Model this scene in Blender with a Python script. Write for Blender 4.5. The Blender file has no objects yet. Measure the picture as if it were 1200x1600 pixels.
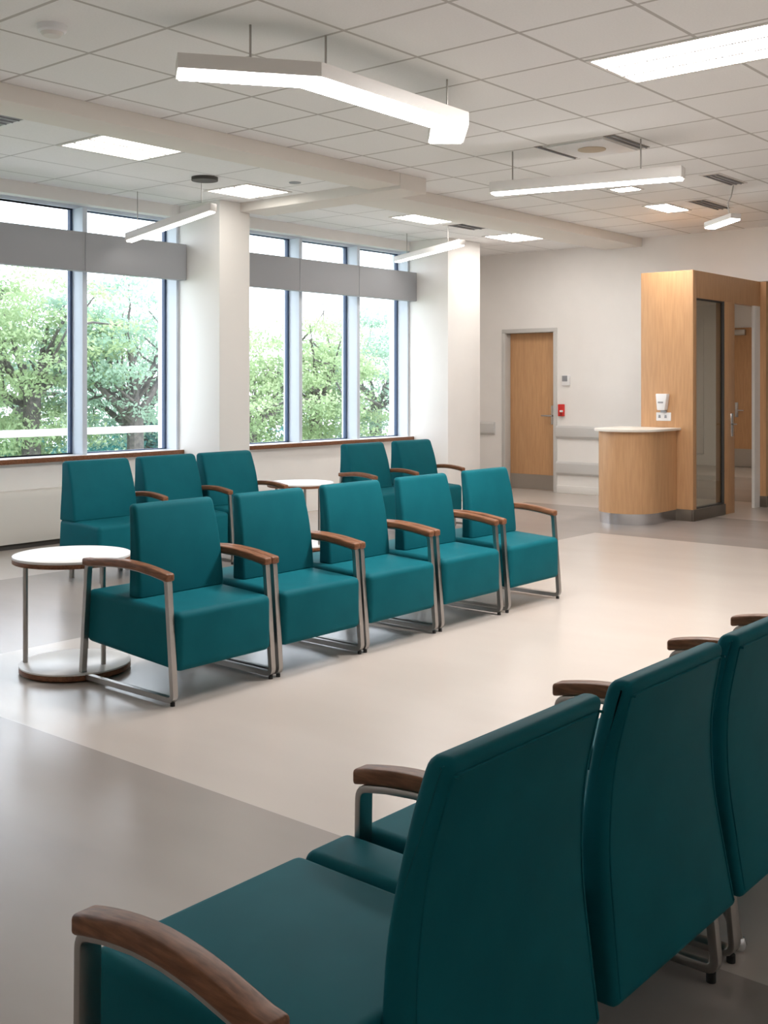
import bpy, bmesh, math, random
import numpy as np
from mathutils import Vector, Matrix
PI = math.pi
S = bpy.context.scene
COL = S.collection

# ------------------------------------------------------------------ camera
cd = bpy.data.cameras.new('camera')
cam = bpy.data.objects.new('camera', cd)
COL.objects.link(cam)
AZ = math.atan2(1470, 1749)
cam.location = (0, 0, 1.45)
cam.rotation_euler = (PI/2, 0, AZ - PI/2)
cd.sensor_fit = 'AUTO'
cd.sensor_width = 36
cd.lens = 1749*36/1600
cd.shift_y = -200/1600
cd.clip_start = 0.05
cd.clip_end = 300
S.camera = cam

# ------------------------------------------------------------------ world and exposure
SKY_STRENGTH = 4.8
LAMP = 54.0
w = bpy.data.worlds.new('overcast_sky')
S.world = w
w.use_nodes = True
bg = w.node_tree.nodes['Background']
bg.inputs[0].default_value = (0.88, 0.935, 1.0, 1)
bg.inputs[1].default_value = SKY_STRENGTH
S.view_settings.view_transform = 'Standard'
S.view_settings.look = 'None'
S.view_settings.gamma = 1
S.view_settings.use_curve_mapping = False
S.view_settings.exposure = 0.18
S.cycles.max_bounces = 10
S.cycles.diffuse_bounces = 6
S.cycles.transparent_max_bounces = 24
S.cycles.sample_clamp_indirect = 20
S.cycles.use_denoising = True

# ------------------------------------------------------------------ materials
def mat(name, rgb, rough=0.5, metal=0.0, spec=0.5, coat=0.0):
    m = bpy.data.materials.new(name)
    m.use_nodes = True
    b = m.node_tree.nodes['Principled BSDF']
    b.inputs['Base Color'].default_value = (*rgb, 1)
    b.inputs['Roughness'].default_value = rough
    b.inputs['Metallic'].default_value = metal
    b.inputs['Specular IOR Level'].default_value = spec
    if coat:
        b.inputs['Coat Weight'].default_value = coat
        b.inputs['Coat Roughness'].default_value = 0.3
    return m

def nd(m, t, **kw):
    n = m.node_tree.nodes.new(t)
    for k, v in kw.items():
        setattr(n, k, v)
    return n

def lk(m, a, b):
    m.node_tree.links.new(a, b)

def bsdf(m):
    return m.node_tree.nodes['Principled BSDF']

def noise_mix(m, c1, c2, scale, stretch=(1, 1, 1), detail=4, bump=0.0, rough=None):
    tc = nd(m, 'ShaderNodeTexCoord')
    mp = nd(m, 'ShaderNodeMapping')
    mp.inputs['Scale'].default_value = stretch
    lk(m, tc.outputs['Object'], mp.inputs[0])
    n = nd(m, 'ShaderNodeTexNoise')
    n.inputs['Scale'].default_value = scale
    n.inputs['Detail'].default_value = detail
    lk(m, mp.outputs[0], n.inputs['Vector'])
    r = nd(m, 'ShaderNodeValToRGB')
    r.color_ramp.elements[0].position = 0.35
    r.color_ramp.elements[0].color = (*c1, 1)
    r.color_ramp.elements[1].position = 0.65
    r.color_ramp.elements[1].color = (*c2, 1)
    lk(m, n.outputs[0], r.inputs[0])
    lk(m, r.outputs[0], bsdf(m).inputs['Base Color'])
    if bump:
        bp = nd(m, 'ShaderNodeBump')
        bp.inputs['Strength'].default_value = bump
        bp.inputs['Distance'].default_value = 0.002
        lk(m, n.outputs[0], bp.inputs['Height'])
        lk(m, bp.outputs[0], bsdf(m).inputs['Normal'])
    return m

def emis(name, rgb, strength, bands=None):
    m = bpy.data.materials.new(name)
    m.use_nodes = True
    nt = m.node_tree
    nt.nodes.clear()
    e = nt.nodes.new('ShaderNodeEmission')
    o = nt.nodes.new('ShaderNodeOutputMaterial')
    e.inputs[0].default_value = (*rgb, 1)
    e.inputs[1].default_value = strength
    nt.links.new(e.outputs[0], o.inputs[0])
    return m

def grid_mat(name, rgb, line, x0, dx, y0, dy, wl=0.012):
    m = mat(name, rgb, 0.85, spec=0.2)
    g = nd(m, 'ShaderNodeNewGeometry')
    sp = nd(m, 'ShaderNodeSeparateXYZ')
    lk(m, g.outputs['Position'], sp.inputs[0])
    outs = []
    for ax, a, d in (('X', x0, dx), ('Y', y0, dy)):
        s = nd(m, 'ShaderNodeMath', operation='SUBTRACT')
        s.inputs[1].default_value = a - d/2
        lk(m, sp.outputs[ax], s.inputs[0])
        dv = nd(m, 'ShaderNodeMath', operation='DIVIDE')
        dv.inputs[1].default_value = d
        lk(m, s.outputs[0], dv.inputs[0])
        fr = nd(m, 'ShaderNodeMath', operation='FRACT')
        lk(m, dv.outputs[0], fr.inputs[0])
        sb = nd(m, 'ShaderNodeMath', operation='SUBTRACT')
        sb.inputs[1].default_value = 0.5
        lk(m, fr.outputs[0], sb.inputs[0])
        ab = nd(m, 'ShaderNodeMath', operation='ABSOLUTE')
        lk(m, sb.outputs[0], ab.inputs[0])
        lt = nd(m, 'ShaderNodeMath', operation='LESS_THAN')
        lt.inputs[1].default_value = wl/d
        lk(m, ab.outputs[0], lt.inputs[0])
        outs.append(lt.outputs[0])
    mx = nd(m, 'ShaderNodeMath', operation='MAXIMUM')
    lk(m, outs[0], mx.inputs[0])
    lk(m, outs[1], mx.inputs[1])
    nz = nd(m, 'ShaderNodeTexNoise')
    nz.inputs['Scale'].default_value = 90
    lk(m, g.outputs['Position'], nz.inputs['Vector'])
    r = nd(m, 'ShaderNodeValToRGB')
    r.color_ramp.elements[0].position = 0.3
    r.color_ramp.elements[1].position = 0.7
    r.color_ramp.elements[0].color = (*[c*0.96 for c in rgb], 1)
    r.color_ramp.elements[1].color = (*rgb, 1)
    lk(m, nz.outputs[0], r.inputs[0])
    mc = nd(m, 'ShaderNodeMix', data_type='RGBA')
    lk(m, mx.outputs[0], mc.inputs[0])
    lk(m, r.outputs[0], mc.inputs[6])
    mc.inputs[7].default_value = (*line, 1)
    lk(m, mc.outputs[2], bsdf(m).inputs['Base Color'])
    bp = nd(m, 'ShaderNodeBump')
    bp.inputs['Strength'].default_value = 0.4
    bp.inputs['Distance'].default_value = 0.004
    bp.invert = True
    lk(m, mx.outputs[0], bp.inputs['Height'])
    lk(m, bp.outputs[0], bsdf(m).inputs['Normal'])
    return m

M = {}
M['wall'] = noise_mix(mat('cream_wall_paint', (0.84, 0.82, 0.795), 0.6, spec=0.3), (0.83, 0.81, 0.785), (0.85, 0.83, 0.805), 3)
M['column'] = mat('white_column_paint', (0.83, 0.81, 0.78), 0.6, spec=0.3)
M['ceil'] = grid_mat('ceiling_tile', (0.88, 0.875, 0.87), (0.53, 0.51, 0.49), 4.35, 0.62, 3.25, 0.68, 0.011)
M['ceil_win'] = grid_mat('ceiling_tile_by_windows', (0.88, 0.875, 0.87), (0.55, 0.54, 0.53), 4.86, 0.8, 6.73, 0.6, 0.008)
M['beam'] = mat('beam_paint', (0.76, 0.72, 0.67), 0.7, spec=0.2)
def floor_mat(name, a, b):
    m = noise_mix(mat(name, a, 0.26, spec=0.5), a, b, 2.2, (1, 0.35, 1), 3)
    return m
M['floor_beige'] = floor_mat('beige_vinyl_floor', (0.50, 0.443, 0.40), (0.528, 0.47, 0.427))
M['floor_grey'] = floor_mat('taupe_vinyl_floor', (0.30, 0.262, 0.24), (0.335, 0.294, 0.27))
M['teal'] = noise_mix(mat('teal_vinyl', (0.007, 0.122, 0.15), 0.55, spec=0.05), (0.006, 0.104, 0.130), (0.007, 0.116, 0.144), 6)
M['walnut'] = noise_mix(mat('walnut_wood', (0.26, 0.11, 0.05), 0.42, spec=0.25), (0.14, 0.058, 0.028), (0.25, 0.108, 0.054), 14, (8, 1, 8), 5)
M['steel'] = mat('brushed_steel', (0.42, 0.40, 0.38), 0.32, 1.0)
M['chrome'] = mat('chrome_steel', (0.62, 0.62, 0.63), 0.2, 1.0)
M['kick'] = mat('satin_steel_plate', (0.50, 0.47, 0.43), 0.38, 1.0)
M['rubber'] = mat('black_rubber', (0.015, 0.015, 0.015), 0.6)
M['maple'] = noise_mix(mat('maple_veneer', (0.5, 0.26, 0.11), 0.42), (0.53, 0.295, 0.142), (0.60, 0.345, 0.172), 5, (9, 9, 0.7), 6)
M['white_lam'] = mat('white_laminate', (0.82, 0.80, 0.78), 0.3)
M['stone'] = mat('cream_solid_surface', (0.78, 0.72, 0.64), 0.35)
M['alu'] = mat('silver_window_frame', (0.62, 0.68, 0.76), 0.45)
M['gasket'] = mat('dark_blue_gasket', (0.03, 0.06, 0.13), 0.5)
M['valance'] = mat('grey_valance_fabric', (0.34, 0.35, 0.37), 0.7)
M['white_plastic'] = mat('white_plastic', (0.82, 0.82, 0.83), 0.4)
M['grey_plastic'] = mat('grey_plastic', (0.30, 0.31, 0.33), 0.5)
M['guard'] = mat('pale_grey_guard', (0.60, 0.595, 0.58), 0.5)
M['heater'] = mat('heater_cover_paint', (0.62, 0.60, 0.56), 0.5)
M['frame_grey'] = mat('grey_door_frame', (0.58, 0.57, 0.55), 0.5)
M['red'] = mat('red_plastic', (0.65, 0.03, 0.025), 0.4)
M['dark'] = mat('dark_grille', (0.06, 0.055, 0.05), 0.6)
M['taupe_metal'] = mat('taupe_grille', (0.20, 0.18, 0.16), 0.6)
M['fix_white'] = mat('white_fixture', (0.74, 0.71, 0.68), 0.4)
M['plinth'] = mat('dark_steel_plinth', (0.20, 0.17, 0.14), 0.35, 0.8)
M['beige_disc'] = mat('beige_disc', (0.60, 0.50, 0.38), 0.6)
M['lamp'] = emis('white_lamp', (1.0, 0.96, 0.93), LAMP*0.75)
M['lamp_soft'] = emis('white_lamp_panel', (1.0, 0.96, 0.93), LAMP*1.15)
M['lamp_window'] = emis('white_lamp_panel_by_windows', (1.0, 0.95, 0.88), LAMP*0.13)
M['lamp_far'] = emis('white_lamp_panel_far', (1.0, 0.95, 0.90), LAMP*0.32)
M['bark'] = noise_mix(mat('grey_bark', (0.10, 0.09, 0.085), 0.9), (0.07, 0.065, 0.065), (0.15, 0.13, 0.12), 12)
M['rail_white'] = mat('white_railing_paint', (0.80, 0.74, 0.72), 0.5)
M['ground'] = noise_mix(mat('lawn', (0.12, 0.2, 0.08), 0.9), (0.10, 0.17, 0.07), (0.16, 0.24, 0.1), 1.0)

def leaf_mat(name, a, b):
    m = mat(name, a, 0.6, spec=0.3)
    noise_mix(m, a, b, 1.3, detail=3)
    nt = m.node_tree
    out = [n for n in nt.nodes if n.type == 'OUTPUT_MATERIAL'][0]
    tr = nd(m, 'ShaderNodeBsdfTranslucent')
    ramp = [n for n in nt.nodes if n.type == 'VALTORGB'][0]
    lk(m, ramp.outputs[0], tr.inputs[0])
    mx = nd(m, 'ShaderNodeMixShader')
    mx.inputs[0].default_value = 0.5
    lk(m, bsdf(m).outputs[0], mx.inputs[1])
    lk(m, tr.outputs[0], mx.inputs[2])
    lk(m, mx.outputs[0], out.inputs[0])
    return m
M['leaf'] = leaf_mat('pale_green_leaf', (0.30, 0.42, 0.22), (0.50, 0.60, 0.36))
M['leaf_cool'] = leaf_mat('cool_green_leaf', (0.28, 0.43, 0.32), (0.44, 0.58, 0.47))
M['leaf_blue'] = leaf_mat('blue_green_leaf', (0.05, 0.20, 0.20), (0.12, 0.34, 0.33))

def glass_mat(name, tint, refl=0.10):
    m = bpy.data.materials.new(name)
    m.use_nodes = True
    nt = m.node_tree
    nt.nodes.clear()
    t = nt.nodes.new('ShaderNodeBsdfTransparent')
    t.inputs[0].default_value = (*tint, 1)
    g = nt.nodes.new('ShaderNodeBsdfGlossy')
    g.inputs['Roughness'].default_value = 0.02
    f = nt.nodes.new('ShaderNodeFresnel')
    gm = nt.nodes.new('ShaderNodeNewGeometry')
    ior = nt.nodes.new('ShaderNodeMapRange')
    ior.inputs['To Min'].default_value = 1.45
    ior.inputs['To Max'].default_value = 1/1.45
    nt.links.new(gm.outputs['Backfacing'], ior.inputs[0])
    nt.links.new(ior.outputs[0], f.inputs[0])
    mx = nt.nodes.new('ShaderNodeMixShader')
    o = nt.nodes.new('ShaderNodeOutputMaterial')
    nt.links.new(f.outputs[0], mx.inputs[0])
    nt.links.new(t.outputs[0], mx.inputs[1])
    nt.links.new(g.outputs[0], mx.inputs[2])
    nt.links.new(mx.outputs[0], o.inputs[0])
    return m
M['glass'] = glass_mat('window_glass', (0.955, 0.965, 0.975))
M['glass_in'] = glass_mat('interior_glass', (0.86, 0.87, 0.84))

# ------------------------------------------------------------------ mesh helpers
class MB:
    def __init__(self):
        self.bm = bmesh.new()
    def box(self, x0, x1, y0, y1, z0, z1, bev=0.0, seg=2):
        t = bmesh.new()
        vs = [t.verts.new((x, y, z)) for x in (x0, x1) for y in (y0, y1) for z in (z0, z1)]
        for f in ((0, 1, 3, 2), (4, 6, 7, 5), (0, 4, 5, 1), (2, 3, 7, 6), (0, 2, 6, 4), (1, 5, 7, 3)):
            t.faces.new([vs[i] for i in f])
        self._add(t, bev, seg)
        return self
    def _add(self, t, bev=0.0, seg=2, angle=0.6, clamp=True):
        bmesh.ops.recalc_face_normals(t, faces=t.faces)
        if bev:
            es = [e for e in t.edges if len(e.link_faces) == 2 and e.calc_face_angle(0) > angle]
            bmesh.ops.bevel(t, geom=es, offset=bev, segments=seg, profile=0.5, affect='EDGES', clamp_overlap=clamp)
            bmesh.ops.recalc_face_normals(t, faces=t.faces)
        me = bpy.data.meshes.new('tmp')
        t.to_mesh(me)
        t.free()
        self.bm.from_mesh(me)
        bpy.data.meshes.remove(me)
    def prism(self, pts, a, b, axis='x', bev=0.0, seg=2, taper=None, clamp=True):
        """extrude a 2-D outline along an axis; pts are (y,z) for x, (x,z) for y, (x,y) for z"""
        t = bmesh.new()
        def P(p, s):
            if axis == 'x':
                return (s, p[0], p[1])
            if axis == 'y':
                return (p[0], s, p[1])
            return (p[0], p[1], s)
        A = [t.verts.new(P(p, a)) for p in pts]
        B = [t.verts.new(P(p, b)) for p in pts]
        if taper:
            for v in A+B:
                v.co = taper(v.co.copy())
        n = len(pts)
        t.faces.new(A)
        t.faces.new(B[::-1])
        for i in range(n):
            t.faces.new((A[i], B[i], B[(i+1) % n], A[(i+1) % n]))
        self._add(t, bev, seg, clamp=clamp)
        return self
    def ring(self, outer, inner, a, b, bev=0.0):
        t = bmesh.new()
        n = len(outer)
        rows = []
        for pts, s in ((outer, a), (outer, b), (inner, b), (inner, a)):
            rows.append([t.verts.new((s, p[0], p[1])) for p in pts])
        for k in range(4):
            r0, r1 = rows[k], rows[(k+1) % 4]
            for i in range(n):
                j = (i+1) % n
                t.faces.new((r0[i], r0[j], r1[j], r1[i]))
        self._add(t, bev, 2)
        return self
    def tube(self, pts, rad, seg=10, cap=True):
        t = bmesh.new()
        pts = [Vector(p) for p in pts]
        rads = rad if isinstance(rad, (list, tuple)) else [rad]*len(pts)
        rings = []
        up = None
        for i, p in enumerate(pts):
            d = (pts[min(i+1, len(pts)-1)] - pts[max(i-1, 0)]).normalized()
            if up is None:
                up = d.orthogonal().normalized()
            up = (up - d*up.dot(d))
            if up.length < 1e-6:
                up = d.orthogonal()
            up.normalize()
            sd = d.cross(up)
            rings.append([t.verts.new(p + (up*math.cos(2*PI*k/seg) + sd*math.sin(2*PI*k/seg))*rads[i]) for k in range(seg)])
        for i in range(len(rings)-1):
            for k in range(seg):
                t.faces.new((rings[i][k], rings[i][(k+1) % seg], rings[i+1][(k+1) % seg], rings[i+1][k]))
        if cap:
            t.faces.new(rings[0][::-1])
            t.faces.new(rings[-1])
        self._add(t)
        return self
    def disc(self, cx, cy, z0, z1, r, seg=48, bev=0.0):
        pts = [(cx+r*math.cos(2*PI*k/seg), cy+r*math.sin(2*PI*k/seg)) for k in range(seg)]
        return self.prism(pts, z0, z1, 'z', bev)
    def lathe(self, prof, cx, cy, seg=32):
        t = bmesh.new()
        rows = [[t.verts.new((cx+r*math.cos(2*PI*k/seg), cy+r*math.sin(2*PI*k/seg), z)) for k in range(seg)] for r, z in prof]
        for i in range(len(rows)-1):
            for k in range(seg):
                t.faces.new((rows[i][k], rows[i][(k+1) % seg], rows[i+1][(k+1) % seg], rows[i+1][k]))
        t.faces.new(rows[0][::-1])
        t.faces.new(rows[-1])
        self._add(t)
        return self
    def build(self, name, m, parent=None, smooth=True, origin=None):
        me = bpy.data.meshes.new(name)
        bmesh.ops.recalc_face_normals(self.bm, faces=self.bm.faces)
        if parent is not None:
            bmesh.ops.translate(self.bm, verts=self.bm.verts, vec=-world_of(parent))
        elif origin is not None:
            bmesh.ops.translate(self.bm, verts=self.bm.verts, vec=-Vector(origin))
        self.bm.to_mesh(me)
        self.bm.free()
        me.materials.append(m)
        if smooth:
            me.polygons.foreach_set('use_smooth', [True]*len(me.polygons))
            me.set_sharp_from_angle(angle=math.radians(35))
        o = bpy.data.objects.new(name, me)
        COL.objects.link(o)
        if parent is not None:
            o.parent = parent
        elif origin is not None:
            o.location = origin
        return o

def world_of(o):
    v = Vector(o.location)
    while o.parent:
        o = o.parent
        v += Vector(o.location)
    return v

def tag(o, label=None, cat=None, group=None, kind=None):
    if label:
        o['label'] = label
    if cat:
        o['category'] = cat
    if group:
        o['group'] = group
    if kind:
        o['kind'] = kind
    return o

def thing(name, loc, label, cat, group=None, kind=None):
    o = bpy.data.objects.new(name, None)
    o.empty_display_size = 0.1
    COL.objects.link(o)
    o.location = loc
    return tag(o, label, cat, group, kind)

def dup(root, loc, label):
    r = root.copy()
    COL.objects.link(r)
    r.location = loc
    r['label'] = label
    for ch in list(root.children):
        c = ch.copy()
        COL.objects.link(c)
        c.parent = r
        for g in list(ch.children):
            d = g.copy()
            COL.objects.link(d)
            d.parent = c
    return r

def struct(o, label, cat):
    return tag(o, label, cat, kind='structure')

# ------------------------------------------------------------------ the shell
ZC, ZW = 3.3, 3.25
# floor: cells with beige and taupe vinyl
def make_floor():
    bm = bmesh.new()
    xs = [-1.2, 2.66, 9.68, 11.65, 13.4, 16.9, 19.0]
    ys = [-1.8, 5.1, 5.45, 7.5, 9.3]
    def beige(i, j):
        x = (xs[i]+xs[i+1])/2
        y = (ys[j]+ys[j+1])/2
        if x > 11.65:
            return not (13.4 < x < 16.9)
        if y > 7.5:
            return True
        if x < 2.66 or x > 9.68:
            return False
        return y < 5.45
    v = {}
    for i, x in enumerate(xs):
        for j, y in enumerate(ys):
            v[i, j, 0] = bm.verts.new((x, y, 0))
            v[i, j, 1] = bm.verts.new((x, y, -0.1))
    for i in range(len(xs)-1):
        for j in range(len(ys)-1):
            f = bm.faces.new((v[i, j, 0], v[i+1, j, 0], v[i+1, j+1, 0], v[i, j+1, 0]))
            f.material_index = 0 if beige(i, j) else 1
            bm.faces.new((v[i, j, 1], v[i, j+1, 1], v[i+1, j+1, 1], v[i+1, j, 1]))
    me = bpy.data.meshes.new('floor')
    bm.to_mesh(me)
    bm.free()
    me.materials.append(M['floor_beige'])
    me.materials.append(M['floor_grey'])
    o = bpy.data.objects.new('floor', me)
    COL.objects.link(o)
    struct(o, 'vinyl floor in beige with taupe bands', 'floor')
make_floor()

struct(MB().box(-1.2, 7.6, -1.8, 6.5, ZC, ZC+0.15).box(7.6, 13.1, -1.8, 6.66, ZC, ZC+0.15).build('ceiling', M['ceil']), 'tiled suspended ceiling over the seating', 'ceiling')
struct(MB().box(-1.2, 7.6, 6.5, 9.2, ZW, ZW+0.2).box(7.6, 13.1, 6.66, 9.3, ZW, ZW+0.2).build('ceiling_window_side', M['ceil_win']), 'tiled suspended ceiling strip along the windows', 'ceiling')
struct(MB().box(-1.2, 7.595, 6.2, 6.56, 3.19, ZC, 0.006).build('ceiling_beam', M['beam']), 'long shallow ceiling beam over the left of the room', 'beam')
struct(MB().box(7.975, 12.96, 6.62, 7.18, 3.19, ZC, 0.006).build('ceiling_beam', M['beam']), 'shallow ceiling beam ending at the back wall above the door', 'beam')
struct(MB().box(7.60, 7.97, 6.2, 8.26, 3.16, ZC, 0.006).build('ceiling_beam', M['beam']), 'short cross beam from the near column to the long beam', 'beam')

# window wall (left)
b = MB()
b.box(-1.2, 11.73, 8.86, 9.2, -0.1, 0.76)
b.box(-1.2, 11.73, 8.86, 9.2, 3.13, 3.5)
b.box(-1.2, 0.5, 8.86, 9.2, 0.76, 3.13)
b.box(7.33, 7.73, 8.86, 9.2, 0.76, 3.13)
b.box(11.05, 11.73, 8.86, 9.2, 0.76, 3.13)
b.box(11.73, 13.16, 9.15, 9.4, -0.1, 3.5)
struct(b.build('wall_left', M['wall']), 'cream wall below and between the windows', 'wall')
struct(MB().box(7.328, 7.73, 8.255, 8.86, 0, ZW, 0.006).build('column', M['column']), 'white square column between the two windows', 'column')
struct(MB().box(11.045, 11.73, 8.255, 8.86, 0, ZW, 0.006).build('column', M['wall']), 'white column at the far end of the windows', 'column')
# back wall with doorway
b = MB()
b.box(12.96, 13.16, 6.15, 7.87, 0, 3.45)
b.box(12.96, 13.16, 8.74, 9.3, 0, 3.45)
b.box(12.96, 13.16, 7.87, 8.74, 2.2, 3.45)
b.box(12.96, 13.16, -1.8, 6.15, 2.66, 3.45)
struct(b.build('wall_back', M['wall']), 'cream back wall with the door', 'wall')
struct(MB().box(-1.4, -1.2, -1.8, 9.2, 0, 3.45).build('wall_near', M['wall']), 'cream wall behind the viewpoint', 'wall')
struct(MB().box(-1.2, 16.2, -2.0, -1.8, 0, 3.45).build('wall_right', M['wall']), 'cream wall on the right', 'wall')
struct(MB().box(16, 16.2, -1.8, 5.0, 0, 2.66).build('wall_corridor', M['wall']), 'cream end wall of the corridor', 'wall')
struct(MB().box(13.16, 16.2, -1.8, 5.0, 2.66, 2.76).build('ceiling_corridor', M['ceil']), 'corridor ceiling', 'ceiling')
# baseboard on back wall
b = MB()
b.box(12.935, 12.96, 6.2, 7.86, 0, 0.10, 0.004)
struct(b.build('baseboard_back', M['column']), 'low white baseboard on the back wall', 'baseboard')

# ------------------------------------------------------------------ windows
def window(name, x0, x1, mulls, label):
    root = thing(name, ((x0+x1)/2, 9.05, 0.76), label, 'window', kind='structure')
    Z0, Z1 = 0.76, 3.13
    edges = [x0] + mulls + [x1]
    f = MB()
    f.box(x0, x1, 8.98, 9.12, Z0, Z0+0.03)
    f.box(x0, x1, 8.98, 9.12, Z1-0.03, Z1)
    f.box(x0, x1, 9.0, 9.1, 2.60, 2.70)
    f.box(x0, x0+0.03, 8.87, 9.12, Z0, Z1)
    f.box(x1-0.03, x1, 8.87, 9.12, Z0, Z1)
    f.build('window_frame', M['alu'], root)
    for m in mulls:
        MB().box(m-0.026, m+0.026, 8.87, 9.12, Z0+0.03, Z1-0.03, 0.003).build('mullion', M['alu'], root)
    for a, c in zip(edges[:-1], edges[1:]):
        a2 = a+0.03
        c2 = c-0.03
        g = MB()
        for zz0, zz1 in ((Z0+0.03, 2.60), (2.70, Z1-0.03)):
            g.box(a2, a2+0.012, 9.03, 9.07, zz0, zz1)
            g.box(c2-0.022, c2, 9.03, 9.07, zz0, zz1)
            g.box(a2, c2, 9.03, 9.07, zz0, zz0+0.01)
            g.box(a2, c2, 9.03, 9.07, zz1-0.01, zz1)
        g.build('gasket', M['gasket'], root)
        p = MB()
        p.box(a2, c2, 9.046, 9.054, Z0+0.03, 2.60)
        p.box(a2, c2, 9.046, 9.054, 2.70, Z1-0.03)
        p.build('pane', M['glass'], root)
    sl = MB().box(x0, x1, 8.80, 9.0, 0.765, 0.79, 0.003)
    sl.build('window_sill', M['white_lam'], root)
    MB().box(x0, x1, 8.785, 8.80, 0.745, 0.789, 0.004).build('sill_edge', M['walnut'], root)
    return root
window('window_1', 0.5, 7.328, [6.21-1.13*k for k in range(5)], 'large window on the left with silver mullions')
window('window_2', 7.73, 11.045, [8.10, 9.09, 10.08], 'narrower three pane window beyond the column')

def valance(x0, x1, label, joints):
    o = thing('blind_valance', ((x0+x1)/2, 8.8, 2.49), label, 'blind', 'valances across the windows')
    MB().box(x0, x1, 8.74, 8.84, 2.49, 2.85, 0.006).build('fascia', M['valance'], o)
    for j in joints:
        MB().box(j-0.008, j+0.008, 8.735, 8.745, 2.495, 2.845).build('joint_strip', M['valance'], o)
valance(0.5, 7.322, 'long grey blind valance across the large two pane window', [6.13, 3.9])
valance(7.735, 11.04, 'grey blind valance across the three pane window between the two columns', [8.95, 9.95])

# heater cover under left window
t = thing('radiator_cover', (4.0, 8.80, 0), 'long low grey metal radiator cover on the wall under the large window', 'radiator')
MB().prism([(8.86, 0.05), (8.76, 0.05), (8.76, 0.44), (8.79, 0.50), (8.86, 0.51)], 0.6, 7.32, 'x', 0.006).build('cover', M['heater'], t)
MB().box(0.6, 7.32, 8.80, 8.86, 0, 0.05).build('toe_kick', M['dark'], t)

# outside: ground, railing
struct(MB().box(-20, 60, 9.3, 70, -3.2, -3.0).build('ground', M['ground']), 'lawn outside the windows', 'ground')
t = thing('railing', (5, 10.5, -0.3), 'white horizontal railing outside the large window', 'railing')
MB().box(0, 9.1, 10.47, 10.55, 0.89, 0.965, 0.01).build('handrail', M['rail_white'], t)
struct(MB().box(-1.2, 13.5, 9.2, 10.9, -0.5, -0.3).build('ledge', M['beam']), 'concrete ledge outside the windows', 'ledge')
for k in range(4):
    x = 0.4+k*2.8
    MB().box(x-0.02, x+0.02, 10.49, 10.53, -0.3, 0.89).build('post', M['rail_white'], t)

# ------------------------------------------------------------------ doors
def lever(parent, x, y, z, dirn, face=-1, name='handle'):
    """lever on a face looking to -x"""
    b = MB()
    b.box(x-0.012, x, y-0.03, y+0.03, z-0.12, z+0.14, 0.006)
    b.tube([(x-0.01, y, z-0.0), (x-0.055, y, z), (x-0.062, y+dirn*0.015, z), (x-0.062, y+dirn*0.15, z)], 0.011, 8)
    return b.build(name, M['chrome'], parent)
d = thing('door_1', (13.02, 8.30, 0), 'light maple door with lever handle in the back wall', 'door', kind='structure')
b = MB()
for y0, y1 in ((8.69, 8.745), (7.865, 7.92)):
    b.box(12.945, 13.14, y0, y1, 0, 2.15, 0.004)
b.box(12.945, 13.14, 7.865, 8.745, 2.15, 2.205, 0.004)
b.build('door_frame', M['frame_grey'], d)
MB().box(13.075, 13.12, 7.923, 8.687, 0.01, 2.147, 0.002).build('door_leaf', M['maple'], d)
MB().box(13.071, 13.075, 7.935, 8.68, 0.012, 0.21).build('kick_plate', M['kick'], d)
lever(d, 13.074, 7.995, 1.02, 1)

# crash rails
def guard(y0, y1, z0, z1, label, d=0.045):
    o = MB().prism([(12.96, z0), (12.96-d*0.5, z0), (12.96-d, z0+0.03), (12.96-d, z1-0.025), (12.96-d*0.5, z1), (12.96, z1)], y0, y1, 'y', 0.004).build('wall_guard_rail', M['guard'], origin=None)
    tag(o, label, 'wall guard', 'crash rails on the back wall')
    return o
guard(6.2, 7.862, 0.725, 0.895, 'pale grey crash rail on the back wall, upper one between door and counter')
guard(6.2, 7.862, 0.24, 0.42, 'pale grey crash rail on the back wall, lower one between door and counter')
guard(8.86, 9.14, 0.74, 0.92, 'short pale grey crash rail left of the maple door')

# thermostat, fire alarm
t = thing('thermostat', (12.95, 7.715, 1.50), 'small white thermostat with grey screen right of the maple door', 'thermostat')
MB().box(12.93, 12.96, 7.66, 7.775, 1.43, 1.57, 0.006).build('case', M['white_plastic'], t)
MB().box(12.926, 12.931, 7.69, 7.77, 1.485, 1.56, 0.002).build('screen', M['grey_plastic'], t)
t = thing('fire_alarm_pull', (12.95, 7.79, 1.1), 'red fire alarm pull station beside the maple door frame', 'fire alarm')
MB().box(12.925, 12.96, 7.745, 7.835, 1.02, 1.18, 0.006).build('case', M['red'], t)
MB().box(12.912, 12.926, 7.755, 7.80, 1.075, 1.10, 0.003).build('pull_bar', M['white_plastic'], t)
MB().prism([(7.765, 1.03), (7.80, 1.03), (7.795, 1.066), (7.77, 1.066)], 12.917, 12.926, 'x').build('lever_grip', mat('dark_red', (0.25, 0.015, 0.012), 0.4), t)

# ------------------------------------------------------------------ maple vestibule
v = thing('wall_vestibule', (12.0, 5.3, 0), 'maple clad glazed vestibule standing out from the back wall', 'partition', kind='structure')
b = MB()
b.box(11.13, 11.22, 5.1, 5.70, 0.12, 2.655, 0.003)                  # end panel facing the room
b.box(11.22, 12.97, 5.1, 5.18, 2.365, 2.655)                        # header
b.box(11.94, 12.22, 5.1, 5.2, 0.0, 2.365, 0.003)                    # post
b.prism([(11.22, 5.18), (12.96, 5.18), (12.96, 6.2), (11.22, 5.70)], 2.60, 2.65, 'z')    # roof
b.build('maple_cladding', M['maple'], v)
MB().prism([(11.22, 5.67), (12.96, 6.16), (12.96, 6.2), (11.22, 5.70)], 0, 2.6, 'z').build('flank_panel', M['wall'], v)
MB().box(12.965, 15.9, 5.03, 5.1, 0.13, 2.655).build('corridor_cladding', M['maple'], v)
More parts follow.
